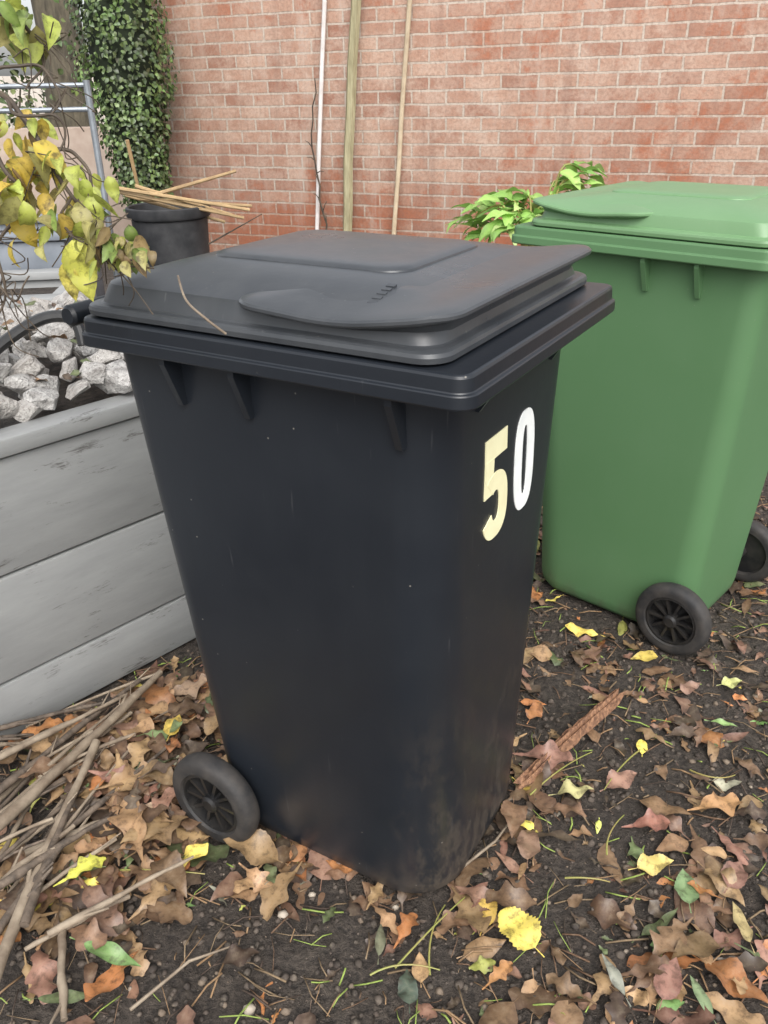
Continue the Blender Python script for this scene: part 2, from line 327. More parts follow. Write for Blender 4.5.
# ------------------------------------------------------------ brick wall and things fixed on it
WL=hd(163,150,6.5); WR=hd(768,150,4.9); WL.z=WR.z=0; wd=(WR-WL); wlen=wd.length; wd.normalize(); wn=Vector((-wd.y,wd.x,0)); wrz=math.atan2(wd.y,wd.x)
mb=MB(); mb.box((0,0,-.1),(wlen*1.6,.22,2.25),.004); w=mb.build('brick_wall',MBRICK,None,loc=WL); w.rotation_euler=(0,0,wrz); tag(w,'tall weathered red brick wall with damp stains running behind both bins','wall')
def onwall(px,py=100,off=.04):
    P=vp(px,py,WL,WR); return Vector((P.x,P.y,0))-wn*off
def vert(name,p0,p1,rad,mat,label,cat,off,n=8):
    a=vp(*p0,WL,WR)-wn*off; b_=vp(*p1,WL,WR)-wn*off; d=(a-b_)/(a.z-b_.z)
    base=b_-d*b_.z; mb=MB()
    pts=[d*(2.3*k/8)+Vector((rng.uniform(-1,1)*rad*.3,rng.uniform(-1,1)*rad*.3,0)) for k in range(9)]
    mb.tube(pts,rad,n); o=mb.build(name,mat,loc=(base.x,base.y,0)); tag(o,label,cat); return o
vert('drain_pipe',(327,0),(319,228),.014,MWHITE,'thin white pipe running up the brick wall','pipe',.03)
vert('timber_post',(360,0),(350,230),.032,MPOSTW,'weathered greenish timber post leaning on the brick wall','post',.06,6)
vert('garden_cane',(412,0),(397,222),.015,MCANE2,'thin pale garden cane standing upright against the brick wall','cane',.04)
mb=MB(); a=onwall(323,150,.07)
pts=[a+Vector((rng.uniform(-.012,.012),0,z))+wd*(math.sin(z*5)*.03+rng.uniform(-.01,.01)) for z in np.linspace(.0,1.35,18)]; mb.tube(pts,[.009-.005*i/17 for i in range(18)],5)
for k in range(7):
    p=pts[6+k]; q=p+wd*rng.uniform(-.08,.06)+Vector((0,0,rng.uniform(.0,.08))); mb.tube([p,(p+q)/2+Vector((0,-.01,.01)),q],[.004,.003,.002],5)
vine=mb.build('climbing_vine',MTWIG); tag(vine,'dark bare vine climbing beside the white pipe on the wall','vine')
# ------------------------------------------------------------ leaf shapes
def leaf_geo(Ln,W,kind,curl=0.,fold=0.,n=10,wav=0.,stalk=.0):
    vs=[]; rows=[]; ph=rng.uniform(0,1); cy=rng.uniform(2.6,3.6); am=rng.uniform(.14,.28)
    if stalk: rows.append((-stalk,.0012,0)); 
    for i in range(n+1):
        t=i/n
        if kind=='oak':
            e=(max(0,t-.04)/.96)**1.25
            w=W/2*max(.05,math.sin(math.pi*min(1,e*.95+.03))**.7*(1-am+am*math.cos(2*math.pi*(cy*t+.2+ph*.3))))
        elif kind=='round': w=W/2*max(.02,math.sin(math.pi*t**.8)**.6)*(1+.07*(-1)**i)
        elif kind=='narrow': w=W/2*max(.01,math.sin(math.pi*t**.75))
        else: w=W/2*max(.02,math.sin(math.pi*t**.66)**.95)*(1+.03*(-1)**i)
        rows.append((t,w,1))
    px=0;pz=0;prev=None
    for t,w,k in rows:
        if prev is not None and t>0:
            ang=-curl/2+curl*t; px+=math.cos(ang)*Ln/n; pz+=math.sin(ang)*Ln/n
        X_=px if k else t*Ln
        if k: prev=t
        wz=w*fold
        vs+= [(X_,w,pz+wz+wav*math.sin(t*11+ph*6)*w),(X_,0,pz),(X_,-w*(1-.15*math.sin(ph*40)),pz+wz+wav*math.sin(t*9+3+ph*5)*w)]
    fs=[]
    for i in range(len(rows)-1):
        for j in (0,1): q=i*3+j; fs.append((q,q+3,q+4,q+1))
    return vs,fs
def put(mb,geo,loc,eul,col,jit=.15):
    Mx=Matrix.Translation(loc)@eul.to_matrix().to_4x4() if isinstance(eul,Euler) else Matrix.Translation(loc)@eul
    k=1+rng.uniform(-jit,jit); c=(col[0]*k,col[1]*k*(1+rng.uniform(-.06,.06)),col[2]*k); o=len(mb.v)
    mb.add([Mx@Vector(v) for v in geo[0]],geo[1],c)
    for i in range(1,len(geo[0]),3): mb.c[o+i]=(min(1,c[0]*1.35+.02),min(1,c[1]*1.35+.018),min(1,c[2]*1.35+.01))
TAN=(.25,.155,.08);BRN=(.135,.078,.045);DRK=(.06,.040,.029);PNK=(.18,.095,.066);ORG=(.34,.14,.05);YEL=(.60,.47,.10);YGR=(.36,.37,.09);OLV=(.09,.115,.05);PAL=(.27,.25,.19);GRN=(.11,.20,.06)
pile=gp(120,790)
Lb=lambda x,y:(( x*math.cos(TH)+y*math.sin(TH)),(-x*math.sin(TH)+y*math.cos(TH)))
def pd(x,y): return math.exp(-((x-pile.x)**2+(y-pile.y)**2)/.07)
def bd(x,y):
    a,b_=Lb(x,y); d=math.hypot(max(0,abs(a)-.21),max(0,abs(b_)-.18)); return math.exp(-d/.07)
def inbin(x,y,m=0):
    a,b_=Lb(x,y)
    if -.22-m<a<.215+m and abs(b_)<.175+m: return True
    dx,dy=x-GX,y-GY; a=dx*math.cos(GT)+dy*math.sin(GT); b_=-dx*math.sin(GT)+dy*math.cos(GT)
    return -.22-m<a<.215+m and abs(b_)<.175+m
pdir=(gp(195,640)-gp(0,745)); pdir.normalize(); pnrm=Vector((-pdir.y,pdir.x,0)); PA=gp(0,745)
def inplanter(x,y,m=0): return (Vector((x,y,0))-PA).dot(pnrm)>-.012-m and x<.1
mb=MB(); n=0
while n<2300:
    x=rng.uniform(-1.1,1.5); y=rng.uniform(-.75,2.1); d=pd(x,y); cl=mn.noise(Vector((x*2.4,y*2.4,3))); rt_=.2*max(0,min(1,(x-.2)*3))
    if rng.random()>min(1,.13+1.2*max(0,cl)+d*1.1+bd(x,y)*.6+rt_) or inbin(x,y) or inplanter(x,y): continue
    n+=1; kind=rng.choice(['oak','oak','ovate','ovate','narrow']) if d<.4 else rng.choice(['oak','oak','oak','ovate'])
    Ln=(.012+.090*rng.random()**1.7)*(1.1 if d>.4 else 1); W=Ln*{'oak':.55,'ovate':.5,'narrow':.26,'round':.8}[kind]*rng.uniform(.8,1.2)
    col=rng.choices([TAN,BRN,DRK,PNK,ORG,YEL,YGR,OLV,PAL,GRN],[6 if d>.3 else 3,8,7,4.5,1.6 if bd(x,y)<.4 else 3,.5,.7,2.0,.8,.5])[0]
    g=leaf_geo(Ln,W,kind,rng.uniform(-1.3,1.3),rng.uniform(-.35,.45),16 if kind=='oak' else 7,rng.uniform(.1,.6),rng.choice([0,.15,.25]))
    put(mb,g,(x,y,gz(x,y)+.003+rng.random()**2*.011+d*rng.random()*.05),Euler((rng.uniform(-.3,.3),rng.uniform(-.28,.28),rng.uniform(0,6.28))),col,.45)
for (hx,hy,sx,sy,k) in [(150,755,55,50,100),(130,850,45,40,72),(190,700,25,25,36),(60,905,50,40,45),(60,760,50,40,30),(300,870,40,12,18),(440,905,60,14,16),(530,800,20,40,16),(690,860,50,60,20),(720,960,40,40,18),(620,650,60,20,12),(640,1000,80,20,10)]:
    for j in range(k):
        P=gp(rng.gauss(hx,sx*.7),rng.gauss(hy,sy*.7)); x,y=P.x,P.y
        if inbin(x,y,.015) or inplanter(x,y,.02): continue
        Ln=rng.uniform(.045,.115); kind=rng.choice(['oak','oak','oak','ovate']); g=leaf_geo(Ln,Ln*rng.uniform(.46,.64),kind,rng.uniform(-1.2,1.2),rng.uniform(-.3,.4),22,rng.uniform(.2,.6),.22)
        put(mb,g,(x,y,gz(x,y)+.008+rng.random()*(.010+.055*pd(x,y))),Euler((rng.uniform(-.28,.28),rng.uniform(-.25,.25),rng.uniform(0,6.28))),rng.choices([TAN,BRN,PNK,DRK,ORG,YEL,OLV],[6,6,2.5,2.5,1.5,.4,.7])[0],.45)
tag(mb.build('leaf_litter',MLEAF,ang=0),'scattered brown fallen leaves covering the dark soil','fallen leaves',None,'stuff')
bm=bmesh.new(); bmesh.ops.create_icosphere(bm,subdivisions=1,radius=1); iv=[v.co.copy() for v in bm.verts]; bm.verts.index_update(); jf=[[v.index for v in f.verts] for f in bm.faces]; bm.free()
mb=MB(); n=0
while n<14000:
    x=rng.uniform(-1.0,1.4); y=rng.uniform(-.75,1.7)
    if inbin(x,y) or inplanter(x,y) or rng.random()>1.1-.35*(y+.75): continue
    n+=1; s=.0014+.0072*rng.random()**3; c=rng.choices([(.06,.048,.038),(.09,.071,.057),(.036,.028,.023),(.17,.13,.095)],[6,6,4,1.5])[0]
    if rng.random()<.015: c=(.28,.23,.18); s=min(s,.004)
    q=[Vector((v.x*s*rng.uniform(.6,1.4),v.y*s*rng.uniform(.6,1.4),v.z*s*rng.uniform(.4,1.1))) for v in iv]
    mb.add([v+Vector((x,y,gz(x,y)+s*.2)) for v in q],jf,c)
tag(mb.build('soil_crumbs',MCRUMB,ang=0),'loose crumbs of dark soil lying over the ground','soil',None,'stuff')
mb=MB()
for i in range(3600):
    x=rng.uniform(-1.0,1.4); y=rng.uniform(-.75,1.7)
    if inbin(x,y) or inplanter(x,y): continue
    a=rng.uniform(0,6.28); l=rng.uniform(.008,.08); d=Vector((math.cos(a),math.sin(a),0))*l; p=Vector((x,y,gz(x,y)+.004)); q=p+d; q.z=gz(q.x,q.y)+.004+rng.random()*.012
    mid=(p+q)/2+Vector((rng.uniform(-1,1),rng.uniform(-1,1),.5))*l*.12; mb.tube([p,mid,q],rng.uniform(.0006,.0019),4,rng.choice([BRN,DRK,TAN,(.2,.14,.08),(.24,.32,.07)]))
tag(mb.build('twig_scraps',MCRUMB,ang=0),'tiny broken twigs and stalks strewn over the soil','twigs',None,'stuff')
def one_leaf(px,py,Ln,kind,col,label,yaw=None,curl=None,lift=.022,wr=None):
    P=gp(px,py); Ln*=1.25; W=Ln*(wr or {'oak':.58,'ovate':.56,'narrow':.26,'round':.78}[kind]); mb=MB()
    g=leaf_geo(Ln,W,kind,rng.uniform(-.9,.9) if curl is None else curl,rng.uniform(.05,.4),24,rng.uniform(.2,.6),.25)
    put(mb,g,(-Ln/2,0,0),Euler((0,0,0)),col,.05)
    o=mb.build('fallen_leaf',MLEAF,ang=0,loc=(P.x,P.y,gz(P.x,P.y)+lift+pd(P.x,P.y)*.055)); o.rotation_euler=(rng.uniform(-.22,.22),rng.uniform(-.18,.18),rng.uniform(0,6.28) if yaw is None else yaw)
    tag(o,label,'leaf','larger fallen leaves on the soil')
for a in [(517,935,.066,'round',YEL,'pale yellow rounded leaf on the soil in front of the black bin',2.2),
 (488,913,.058,'ovate',(.5,.32,.08),'orange yellow leaf touching the left side of the pale yellow leaf',1.2),
 (90,885,.065,'oak',(.52,.50,.08),'bright yellow green lobed leaf beside the stick pile',.8),
 (137,842,.105,'oak',(.28,.165,.085),'large tan oak leaf left of the black bin wheel',2.0),
 (190,700,.085,'oak',(.28,.19,.125),'pale tan oak leaf lying at the foot of the planter',.4),
 (178,745,.06,'ovate',(.52,.38,.08),'golden yellow leaf just above the black bin wheel',1.5),
 (407,931,.055,'oak',(.35,.14,.05),'small orange brown oak leaf under the front edge of the black bin',1.1),
 (243,963,.05,'ovate',DRK,'dark brown curled leaf at the bottom left of the soil',.3),
 (115,965,.085,'narrow',GRN,'narrow green leaf near the bottom left corner',-.3),
 (70,1003,.07,'narrow',OLV,'dull olive leaf at the bottom left edge',.2),
 (527,850,.065,'ovate',(.19,.12,.075),'brown oval leaf at the right base corner of the black bin',1.4),
 (655,868,.058,'ovate',(.48,.38,.12),'yellow leaf lying right of the wood splinter',.2),
 (685,890,.06,'ovate',(.16,.24,.11),'fresh green leaf at the right of the soil',1.4),
 (660,925,.07,'narrow',OLV,'dark olive narrow leaf below the fresh green leaf',.5),
 (733,878,.06,'ovate',(.23,.12,.09),'pinkish brown leaf near the right edge',.9),
 (650,830,.06,'oak',(.22,.09,.065),'reddish brown oak leaf right of the wood splinter',.0),
 (622,785,.06,'ovate',(.26,.145,.105),'dusty pink leaf beyond the tip of the wood splinter',.4),
 (718,808,.08,'oak',(.36,.2,.09),'tan orange oak leaf at the right edge of the soil',.3),
 (575,800,.06,'ovate',(.40,.36,.17),'pale yellow leaf beside the lower end of the wood splinter',.1),
 (740,925,.07,'narrow',(.38,.3,.14),'narrow pale tan leaf near the bottom right corner',1.5),
 (700,1000,.06,'narrow',(.20,.26,.14),'grey green leaf at the bottom right corner',1.7),
 (668,985,.06,'ovate',(.22,.11,.085),'reddish leaf left of the grey green leaf',1.0),
 (612,980,.055,'narrow',(.18,.19,.15),'grey underside of a narrow leaf at the bottom edge',1.9),
 (565,992,.055,'oak',BRN,'brown crinkled leaf on the soil at the bottom edge',2.5),
 (500,980,.045,'oak',(.36,.18,.07),'small orange leaf below the pale yellow leaf',.7),
 (340,872,.045,'ovate',(.36,.15,.06),'orange leaf tucked under the black bin',2.8),
 (300,858,.04,'ovate',(.32,.15,.07),'orange brown leaf between the black bin base and its wheel',1.0),
 (408,992,.05,'ovate',(.06,.08,.06),'dark grey green leaf at the bottom middle',1.6),
 (380,945,.05,'narrow',(.11,.12,.07),'narrow olive leaf in front of the black bin',1.5),
 (723,730,.045,'narrow',(.17,.27,.09),'small fresh green leaf on bare soil below the green bin',-.3),
 (731,687,.04,'ovate',(.36,.38,.14),'small yellow green leaf nearest the green bin wheel',.1),
 (594,600,.05,'oak',(.38,.18,.07),'orange leaf against the base of the green bin',1.5),
 (535,715,.05,'ovate',(.34,.15,.06),'orange leaf beside the far side of the black bin base',1.0),
 (690,690,.045,'ovate',(.21,.12,.09),'pink leaf below the near wheel of the green bin',.3)]:
    one_leaf(*a[:6],yaw=a[6])
for px,py,s,lab in [(283,914,.012,'pale pebble in front of the black bin wheel'),(249,1007,.012,'white pebble at the bottom edge of the soil'),(312,893,.008,'small tan pebble under the edge of the black bin'),(395,905,.007,'small buff pebble at the foot of the black bin'),(258,868,.006,'small pebble right of the black bin wheel')]:
    P=gp(px,py); mb=MB(); mb.add([Vector((v.x*s*rng.uniform(.8,1.2),v.y*s*rng.uniform(.6,1),v.z*s*.7)) for v in iv],jf); o=mb.build('pebble',MPEB,ang=0,loc=(P.x,P.y,gz(P.x,P.y)+s*.4)); tag(o,lab,'pebble','pale pebbles on the soil')
# sticks
def stick(a,b_,r0,r1,mat,name,label,cat,group,h0=.01,h1=.01,bend=.005,n=11):
    A=gp(*a,h0); B=gp(*b_,h1)
    A.z=max(A.z,gz(A.x,A.y)+r0); B.z=max(B.z,gz(B.x,B.y)+r1); d=B-A; o1=rng.uniform(-1,1)*bend; sd=Vector((-d.y,d.x,0)).normalized(); ph=rng.uniform(0,6); pts=[];rad=[]
    for i in range(n):
        t=i/(n-1); p=d*t+sd*(o1*math.sin(math.pi*t)+bend*.12*math.sin(6*t+ph)+rng.uniform(-1,1)*r0*.2)+Vector((0,0,bend*.3*math.sin(math.pi*t))); pts.append(p); rad.append((r0+(r1-r0)*t)*rng.uniform(.80,1.2))
    mb=MB(); mb.tube(pts,rad,9); 
    for k in range(rng.choice([0,1,1,2])):
        i=rng.randint(2,n-3); q=pts[i]+d.normalized()*rng.uniform(.02,.06)+sd*rng.choice([-1,1])*rng.uniform(.01,.03)+Vector((0,0,.012)); mb.tube([pts[i],(pts[i]+q)/2,q],[rad[i]*.55,rad[i]*.4,rad[i]*.25],6)
    o=mb.build(name,mat,loc=A,ang=50); tag(o,label,cat,group); return o
G='sticks piled beside the planter'
for a,b_,r0,r1,mt,h0,h1,lab in [((-10,985),(97,742),.0105,.008,MSTICK2,.05,.075,'thick pale stick slanting up through the near side of the stick pile'),
 ((-15,838),(160,672),.0120,.008,MSTICK2,.075,.065,'long pale stick ending at the foot of the planter'),
 ((-10,798),(140,680),.0085,.005,MSTICK,.06,.05,'long dark stick lying along the planter in the stick pile'),
 ((-10,762),(125,695),.007,.0045,MSTICK2,.08,.06,'thin stick closest to the planter board'),
 ((25,925),(72,800),.009,.006,MSTICK,.06,.07,'short dark stick crossing under the thick pale stick'),
 ((-5,888),(108,818),.0085,.005,MSTICK,.075,.065,'stick crossing the middle of the pile toward the tan oak leaf'),
 ((62,930),(64,1020),.007,.006,MSTICK2,.03,.015,'grey stick pointing at the bottom edge of the photo'),
 ((-5,935),(62,845),.0085,.006,MSTICK,.05,.07,'dark stick at the left edge in the middle of the pile')]:
    stick(a,b_,r0,r1,mt,'stick',lab,'stick',G,h0,h1)
for i in range(34):
    px=rng.uniform(-60,50); py=rng.uniform(725,950); ang=rng.uniform(.45,1.15); l=rng.uniform(80,190)
    a=(px,py); b_=(px+l*math.cos(ang),py-l*math.sin(ang)*.8)
    if b_[1]<745-.54*b_[0]+12: b_=(b_[0],745-.54*b_[0]+14)
    stick(a,b_,rng.uniform(.0025,.0085),rng.uniform(.0018,.0045),rng.choice([MSTICK,MSTICK2]),'stick','bare brown stick tangled in the pile beside the planter','stick','tangled brown sticks',rng.uniform(.02,.07),rng.uniform(.02,.08),.008)
A=gp(522,792); B=gp(614,704); mb=MB(); d=B-A; sd=Vector((-d.y,d.x,0)).normalized(); secs=[]
prof8=[(u_*rng.uniform(.85,1.1),v_*rng.uniform(.8,1.2),rng.uniform(-.04,.05),rng.uniform(-.06,.04)) for u_,v_ in ((-1,-.3),(-.8,.5),(-.45,.9),(-.15,.55),(.2,1.),(.5,.5),(.75,.85),(1,.1),(.6,-.5),(-.5,-.6))]
for i in range(17):
    t=i/16; w_=.0145*(.7+.3*math.sin(math.pi*min(1,.15+t*.7)))*rng.uniform(.9,1.1); secs.append([])
    for u_,v_,e0,e1 in prof8:
        tt=t+(e0*(1-t)**4+e1*t**4)*2.2; secs[-1].append(d*tt+sd*(w_*u_+.004*math.sin(4*t)+rng.uniform(-.0012,.0012))+Vector((0,0,v_*.018*rng.uniform(.88,1.12)+.008)))
mb.loft(secs); o=mb.build('wood_splinter',MSPLIT,ang=25,loc=(A.x,A.y,.01)); tag(o,'reddish split piece of wood lying right of the black bin','wood')
for pts,lab in [([(430,975),(425,940),(445,905)],'yellow green leaf stalk standing in front of the black bin'),([(395,968),(440,925),(470,893)],'long green leaf stalk slanting past the orange yellow leaf'),
  ([(530,795),(560,772),(592,752)],'green stalk beside the wood splinter'),([(565,878),(590,884),(610,882)],'thin green stalk on bare soil right of the black bin'),([(640,750),(620,770),(604,790)],'green stalk beyond the wood splinter'),([(120,870),(160,876),(205,874)],'green stalk beside the black bin wheel'),([(607,855),(603,840),(624,815)],'bent green stalk right of the black bin'),([(370,975),(400,965),(440,970)],'pale green stalk lying flat at the bottom middle'),([(690,770),(715,790),(735,775)],'yellow green stalk on the soil near the right edge')]:
    P=[gp(*k,.012) for k in pts]; q1=(P[1]-P[0])+Vector((0,0,.02)); q2=P[2]-P[0]; mb=MB(); mb.tube([q1*2*t*(1-t)+q2*t*t for t in np.linspace(0,1,9)],[.0018-.0008*k/8 for k in range(9)],6); o=mb.build('leaf_stalk',MSTEM,loc=P[0]); tag(o,lab,'stalk','green leaf stalks on the soil')
for pts,lab in [([(130,1010),(190,965),(235,945)],'thin dark twig at the bottom left of the soil'),([(440,885),(495,845),(515,815)],'pale thin twig against the right base edge of the black bin'),([(180,690),(160,720),(90,740)],'thin twig at the foot of the planter')]:
    P=[gp(*k,.015) for k in pts]; mb=MB(); mb.tube([Vector((0,0,0)),(P[1]-P[0])+Vector((0,0,.01)),P[2]-P[0]],[.003,.0025,.0015],6); o=mb.build('twig',MSTICK2,loc=P[0]); tag(o,lab,'twig')
# ------------------------------------------------------------ grey planter with stones
ZT=.68; prz=math.atan2(pdir.y,pdir.x); LN0,LN1,DP=-.75,.78,.85
pl=empty('raised_planter',(PA.x,PA.y,0),prz); tag(pl,'grey painted timber planter full of rough stones beside the black bin','planter')
zz=[0.0,.142,.388,.64]
for k in range(3):
    for nm,(a,b_) in (('front_board',((LN0,0,zz[k]+.003),(LN1,.032,zz[k+1]-.003))),('back_board',((LN0,DP-.032,zz[k]+.003),(LN1,DP,zz[k+1]-.003))),('side_board',((LN1-.032,.034,zz[k]+.003),(LN1,DP-.034,zz[k+1]-.003)))):
        mb=MB(); mb.box(a,b_,.005); mb.build(nm,MPAINT,pl)
for a,b_ in (((LN0,-.012,.642),(LN1+.012,.055,ZT)),((LN0,DP-.055,.642),(LN1+.012,DP+.012,ZT)),((LN1-.055,.057,.642),(LN1+.012,DP-.057,ZT))):
    mb=MB(); mb.box(a,b_,.005); mb.build('cap_rail',MPAINT,pl)
mb=MB(); mb.box((LN0,.034,.3),(LN1-.034,DP-.034,.65),0); mb.build('soil_fill',MSOIL,pl)
def stone(P,s,seed,label,group):
    r2=random.Random(seed); bm=bmesh.new(); e=(r2.uniform(.85,1.3),r2.uniform(.6,1),r2.uniform(.55,.85))
    for k in range(13):
        v=Vector((r2.gauss(0,1),r2.gauss(0,1),r2.gauss(0,1))).normalized(); bm.verts.new((v.x*s*e[0],v.y*s*e[1],v.z*s*e[2]))
    bmesh.ops.convex_hull(bm,input=bm.verts[:])
    bmesh.ops.delete(bm,geom=[v for v in bm.verts if not v.link_faces],context='VERTS')
    bmesh.ops.bevel(bm,geom=bm.edges[:],offset=s*.045,segments=1,affect='EDGES',profile=.5,clamp_overlap=True)
    bmesh.ops.triangulate(bm,faces=bm.faces[:]); bmesh.ops.subdivide_edges(bm,edges=bm.edges[:],cuts=2,use_grid_fill=True)
    o3=Vector((seed*1.7,0,0))
    for v in bm.verts: v.co+=v.co.normalized()*(mn.noise(v.co*25+o3)*s*.10+mn.noise(v.co*70+o3)*s*.07)
    me=bpy.data.meshes.new('rock'); bm.to_mesh(me); bm.free(); me.materials.append(MSTONE); me.polygons.foreach_set('use_smooth',[True]*len(me.polygons))
    me.set_sharp_from_angle(angle=math.radians(30))
    o=bpy.data.objects.new('rock',me); COL.objects.link(o); o.location=P; o.rotation_euler=(r2.uniform(-.5,.5),r2.uniform(-.5,.5),r2.uniform(0,6)); tag(o,label,'rock',group)
k=0
for iy in range(14):
    for ix in range(31):
        lx=LN0+.2+ix*.053+rng.uniform(-.018,.018)+(iy%2)*.026; ly=.068+iy*.054+rng.uniform(-.016,.016)
        if lx>LN1-.08 or ly>DP-.07: continue
        P=PA+pdir*lx+pnrm*ly; s=rng.uniform(.030,.056); mz=.684+.09*math.sin(math.pi*ly/DP)+rng.uniform(-.018,.025); k+=1
        u_,v_=pix((P.x,P.y,mz))
        if u_<-20 or u_>150: continue
        stone(Vector((P.x,P.y,mz)),s,k,'rough pale grey stone in the heap filling the grey planter','stones heaped in the planter')
mb=MB()
for i in range(110):
    lx=rng.uniform(-.3,.6); ly=rng.uniform(.06,.75); P=PA+pdir*lx+pnrm*ly; Ln=rng.uniform(.02,.05)
    put(mb,leaf_geo(Ln,Ln*.5,rng.choice(['oak','ovate']),rng.uniform(-1,1),.3,16,.3),(P.x,P.y,.714+.09*math.sin(math.pi*ly/DP)),Euler((rng.uniform(-.5,.5),rng.uniform(-.5,.5),rng.uniform(0,6))),rng.choice([BRN,TAN,OLV,YGR,DRK]))
tag(mb.build('leaf_litter',MLEAF,ang=0),'few brown leaves dropped over the stones in the planter','fallen leaves',None,'stuff')
def rp(px,py,dep): return Vector(C+ray(px,py)*dep)
def spline(P,n=8):
    P=[Vector(p) for p in P]; out=[]
    for i in range(len(P)-1):
        p0=P[max(i-1,0)];p1=P[i];p2=P[i+1];p3=P[min(i+2,len(P)-1)]
        for k in range(n):
            t=k/n; out.append(.5*((2*p1)+(p2-p0)*t+(2*p0-5*p1+4*p2-p3)*t*t+(3*p1-p0-3*p2+p3)*t**3))
    return out+[P[-1]]
P=[rp(*k) for k in ((-30,372,1.75),(10,338,1.78),(45,318,1.8),(74,320,1.82),(84,345,1.83))]; mb=MB(); mb.tube(spline(P),.013,10)
tag(mb.build('garden_hose',MHOSE),'black hose arching over the stones in the grey planter','hose')
def boxthing(name,pr,D,w_,dep,yaw,mat,label,cat,capw=.05,nb=1):
    P=hd(*pr,D); o=empty(name,(P.x,P.y,0),yaw); tag(o,label,cat); zt=P.z; h_=(zt-.033)/nb
    for k in range(nb):
        a_,b2=k*h_+(.004 if k else 0),(k+1)*h_-.004
        mb=MB(); mb.box((-w_,0,a_),(0,.03,b2),.004); mb.build('front_board',mat,o)
        mb=MB(); mb.box((-.03,.032,a_),(0,dep,b2),.004); mb.build('side_board',mat,o)
    mb=MB(); mb.box((-w_,dep-.03,0),(-.034,dep,zt-.034),.004); mb.build('back_board',mat,o)
    for a,b_ in (((-w_,-.02,zt-.03),(.02,capw,zt)),((-w_,dep-capw,zt-.03),(.02,dep+.02,zt)),((-capw,capw+.002,zt-.03),(.02,dep-capw-.002,zt))):
        mb=MB(); mb.box(a,b_,.004); mb.build('cap_rail',mat,o)
    mb=MB(); mb.box((-w_,.034,zt-.3),(-.034,dep-.034,zt-.06),0); mb.build('soil_fill',MSOIL,o)
boxthing('raised_planter',(64,296),2.75,1.4,.5,.12,MPAINT,'long grey planter frame behind the stone filled planter','planter',nb=5)
boxthing('raised_planter',(62,232),3.55,1.6,.6,.1,MBLUE,'blue grey planter box at the far left under the metal rail','planter',nb=4)
a=hd(86,80,4.3); fr=empty('rail_frame',(a.x,a.y,0)); tag(fr,'grey metal rail frame standing at the left in front of the ivy','rail')
mb=MB(); mb.tube([(0,0,0),(0,0,a.z)],.016,10); mb.build('post',MSTEEL,fr)
for dz in (0,-.10): mb=MB(); mb.tube([(-2.2,-.15,a.z+dz-.02),(0,0,a.z+dz-.02)],.011,8); mb.build('rail',MSTEEL,fr)
mb=MB(); mb.tube([(-1.5,-.1,0),(-1.5,-.1,a.z-.03)],.02,10); mb.build('post',MSTEEL,fr)
a=hd(168,205,4.2); pot=empty('plant_pot',(a.x,a.y,0)); tag(pot,'tall black plastic pot standing in front of the brick wall','pot')
rt=.5*75/FPX*4.2*1.05; mb=MB(); mb.lathe([(rt*.72,0),(rt*.9,a.z-.06),(rt*.86,a.z-.05),(rt*.8,a.z-.06),(rt*.6,.05)],'Z',40); mb.build('pot_body',MPOT,pot)
mb=MB(); mb.lathe([(rt*.9,a.z-.055),(rt*.97,a.z-.05),(rt,a.z-.04),(rt,a.z-.005),(rt*.96,a.z),(rt*.92,a.z-.005),(rt*.9,a.z-.05)],'Z',40); mb.build('pot_rim',MPOT,pot)
for i,(p,q_,lab) in enumerate([((116,188),(250,210),'long bamboo cane lying lowest across the black pot'),((120,192),(244,218),'bamboo cane lying just in front of the longest cane on the pot'),((150,196),(236,171),'bamboo cane rising to the right above the black pot'),((135,186),(232,215),'bamboo cane in the middle of the bundle on the pot'),((127,140),(140,196),'short bamboo cane leaning upright behind the black pot'),((140,199),(252,206),'bamboo cane at the right end of the bundle on the pot'),((125,195),(225,222),'bamboo cane at the bottom of the bundle on the pot'),((205,246),(262,214),'thin bare twig rising right of the black pot')]):
    A=hd(*p,4.05+.02*i); B=hd(*q_,4.1+.02*i); mb=MB(); mb.tube([Vector((0,0,0)),(B-A)*.33,(B-A)*.66,B-A],[.009,.009,.008,.007] if i<7 else [.004,.004,.003,.002],7); o=mb.build('bamboo_cane' if i<7 else 'twig',MCANE if i<7 else MTWIG,loc=A); tag(o,lab,'cane' if i<7 else 'twig')
# ------------------------------------------------------------ plants
def outleaf(mb,P,nrm,Ln,W,kind,col,n=4,jit=.3,down=.5,curl=(-.8,.1)):
    nrm=(nrm+Vector((rng.uniform(-1,1),rng.uniform(-1,1),rng.uniform(-1,1)))*.6).normalized()
    t=Vector((rng.uniform(-1,1),rng.uniform(-1,1),rng.uniform(-1,1)-down)); t=(t-nrm*t.dot(nrm)).normalized(); b_=nrm.cross(t)
    Mx=Matrix((t,b_,nrm)).transposed().to_4x4()
    put(mb,leaf_geo(Ln,W,kind,rng.uniform(*curl),rng.uniform(.1,.5),n),P,Mx,col,jit)
c0=hd(129,90,6.15); mb=MB(); core=MB()
def prof(z): 
    return .265*(1 if z>1.0 else max(.45,z/1.0))*(.92+.14*math.sin(z*5))
iv0=empty('ivy_shrub',(c0.x,c0.y,0)); tag(iv0,'tall dense column of dark green ivy at the left end of the brick wall','ivy')
core.loft([[(math.cos(k*.5236)*prof(z)*.78+.08*max(0,1-z),math.sin(k*.5236)*prof(z)*.78,z) for k in range(12)] for z in np.linspace(.35,2.7,14)]); core.build('stem',MDARK,iv0)  # dark core added inside the leaves to block see-through, no real stem
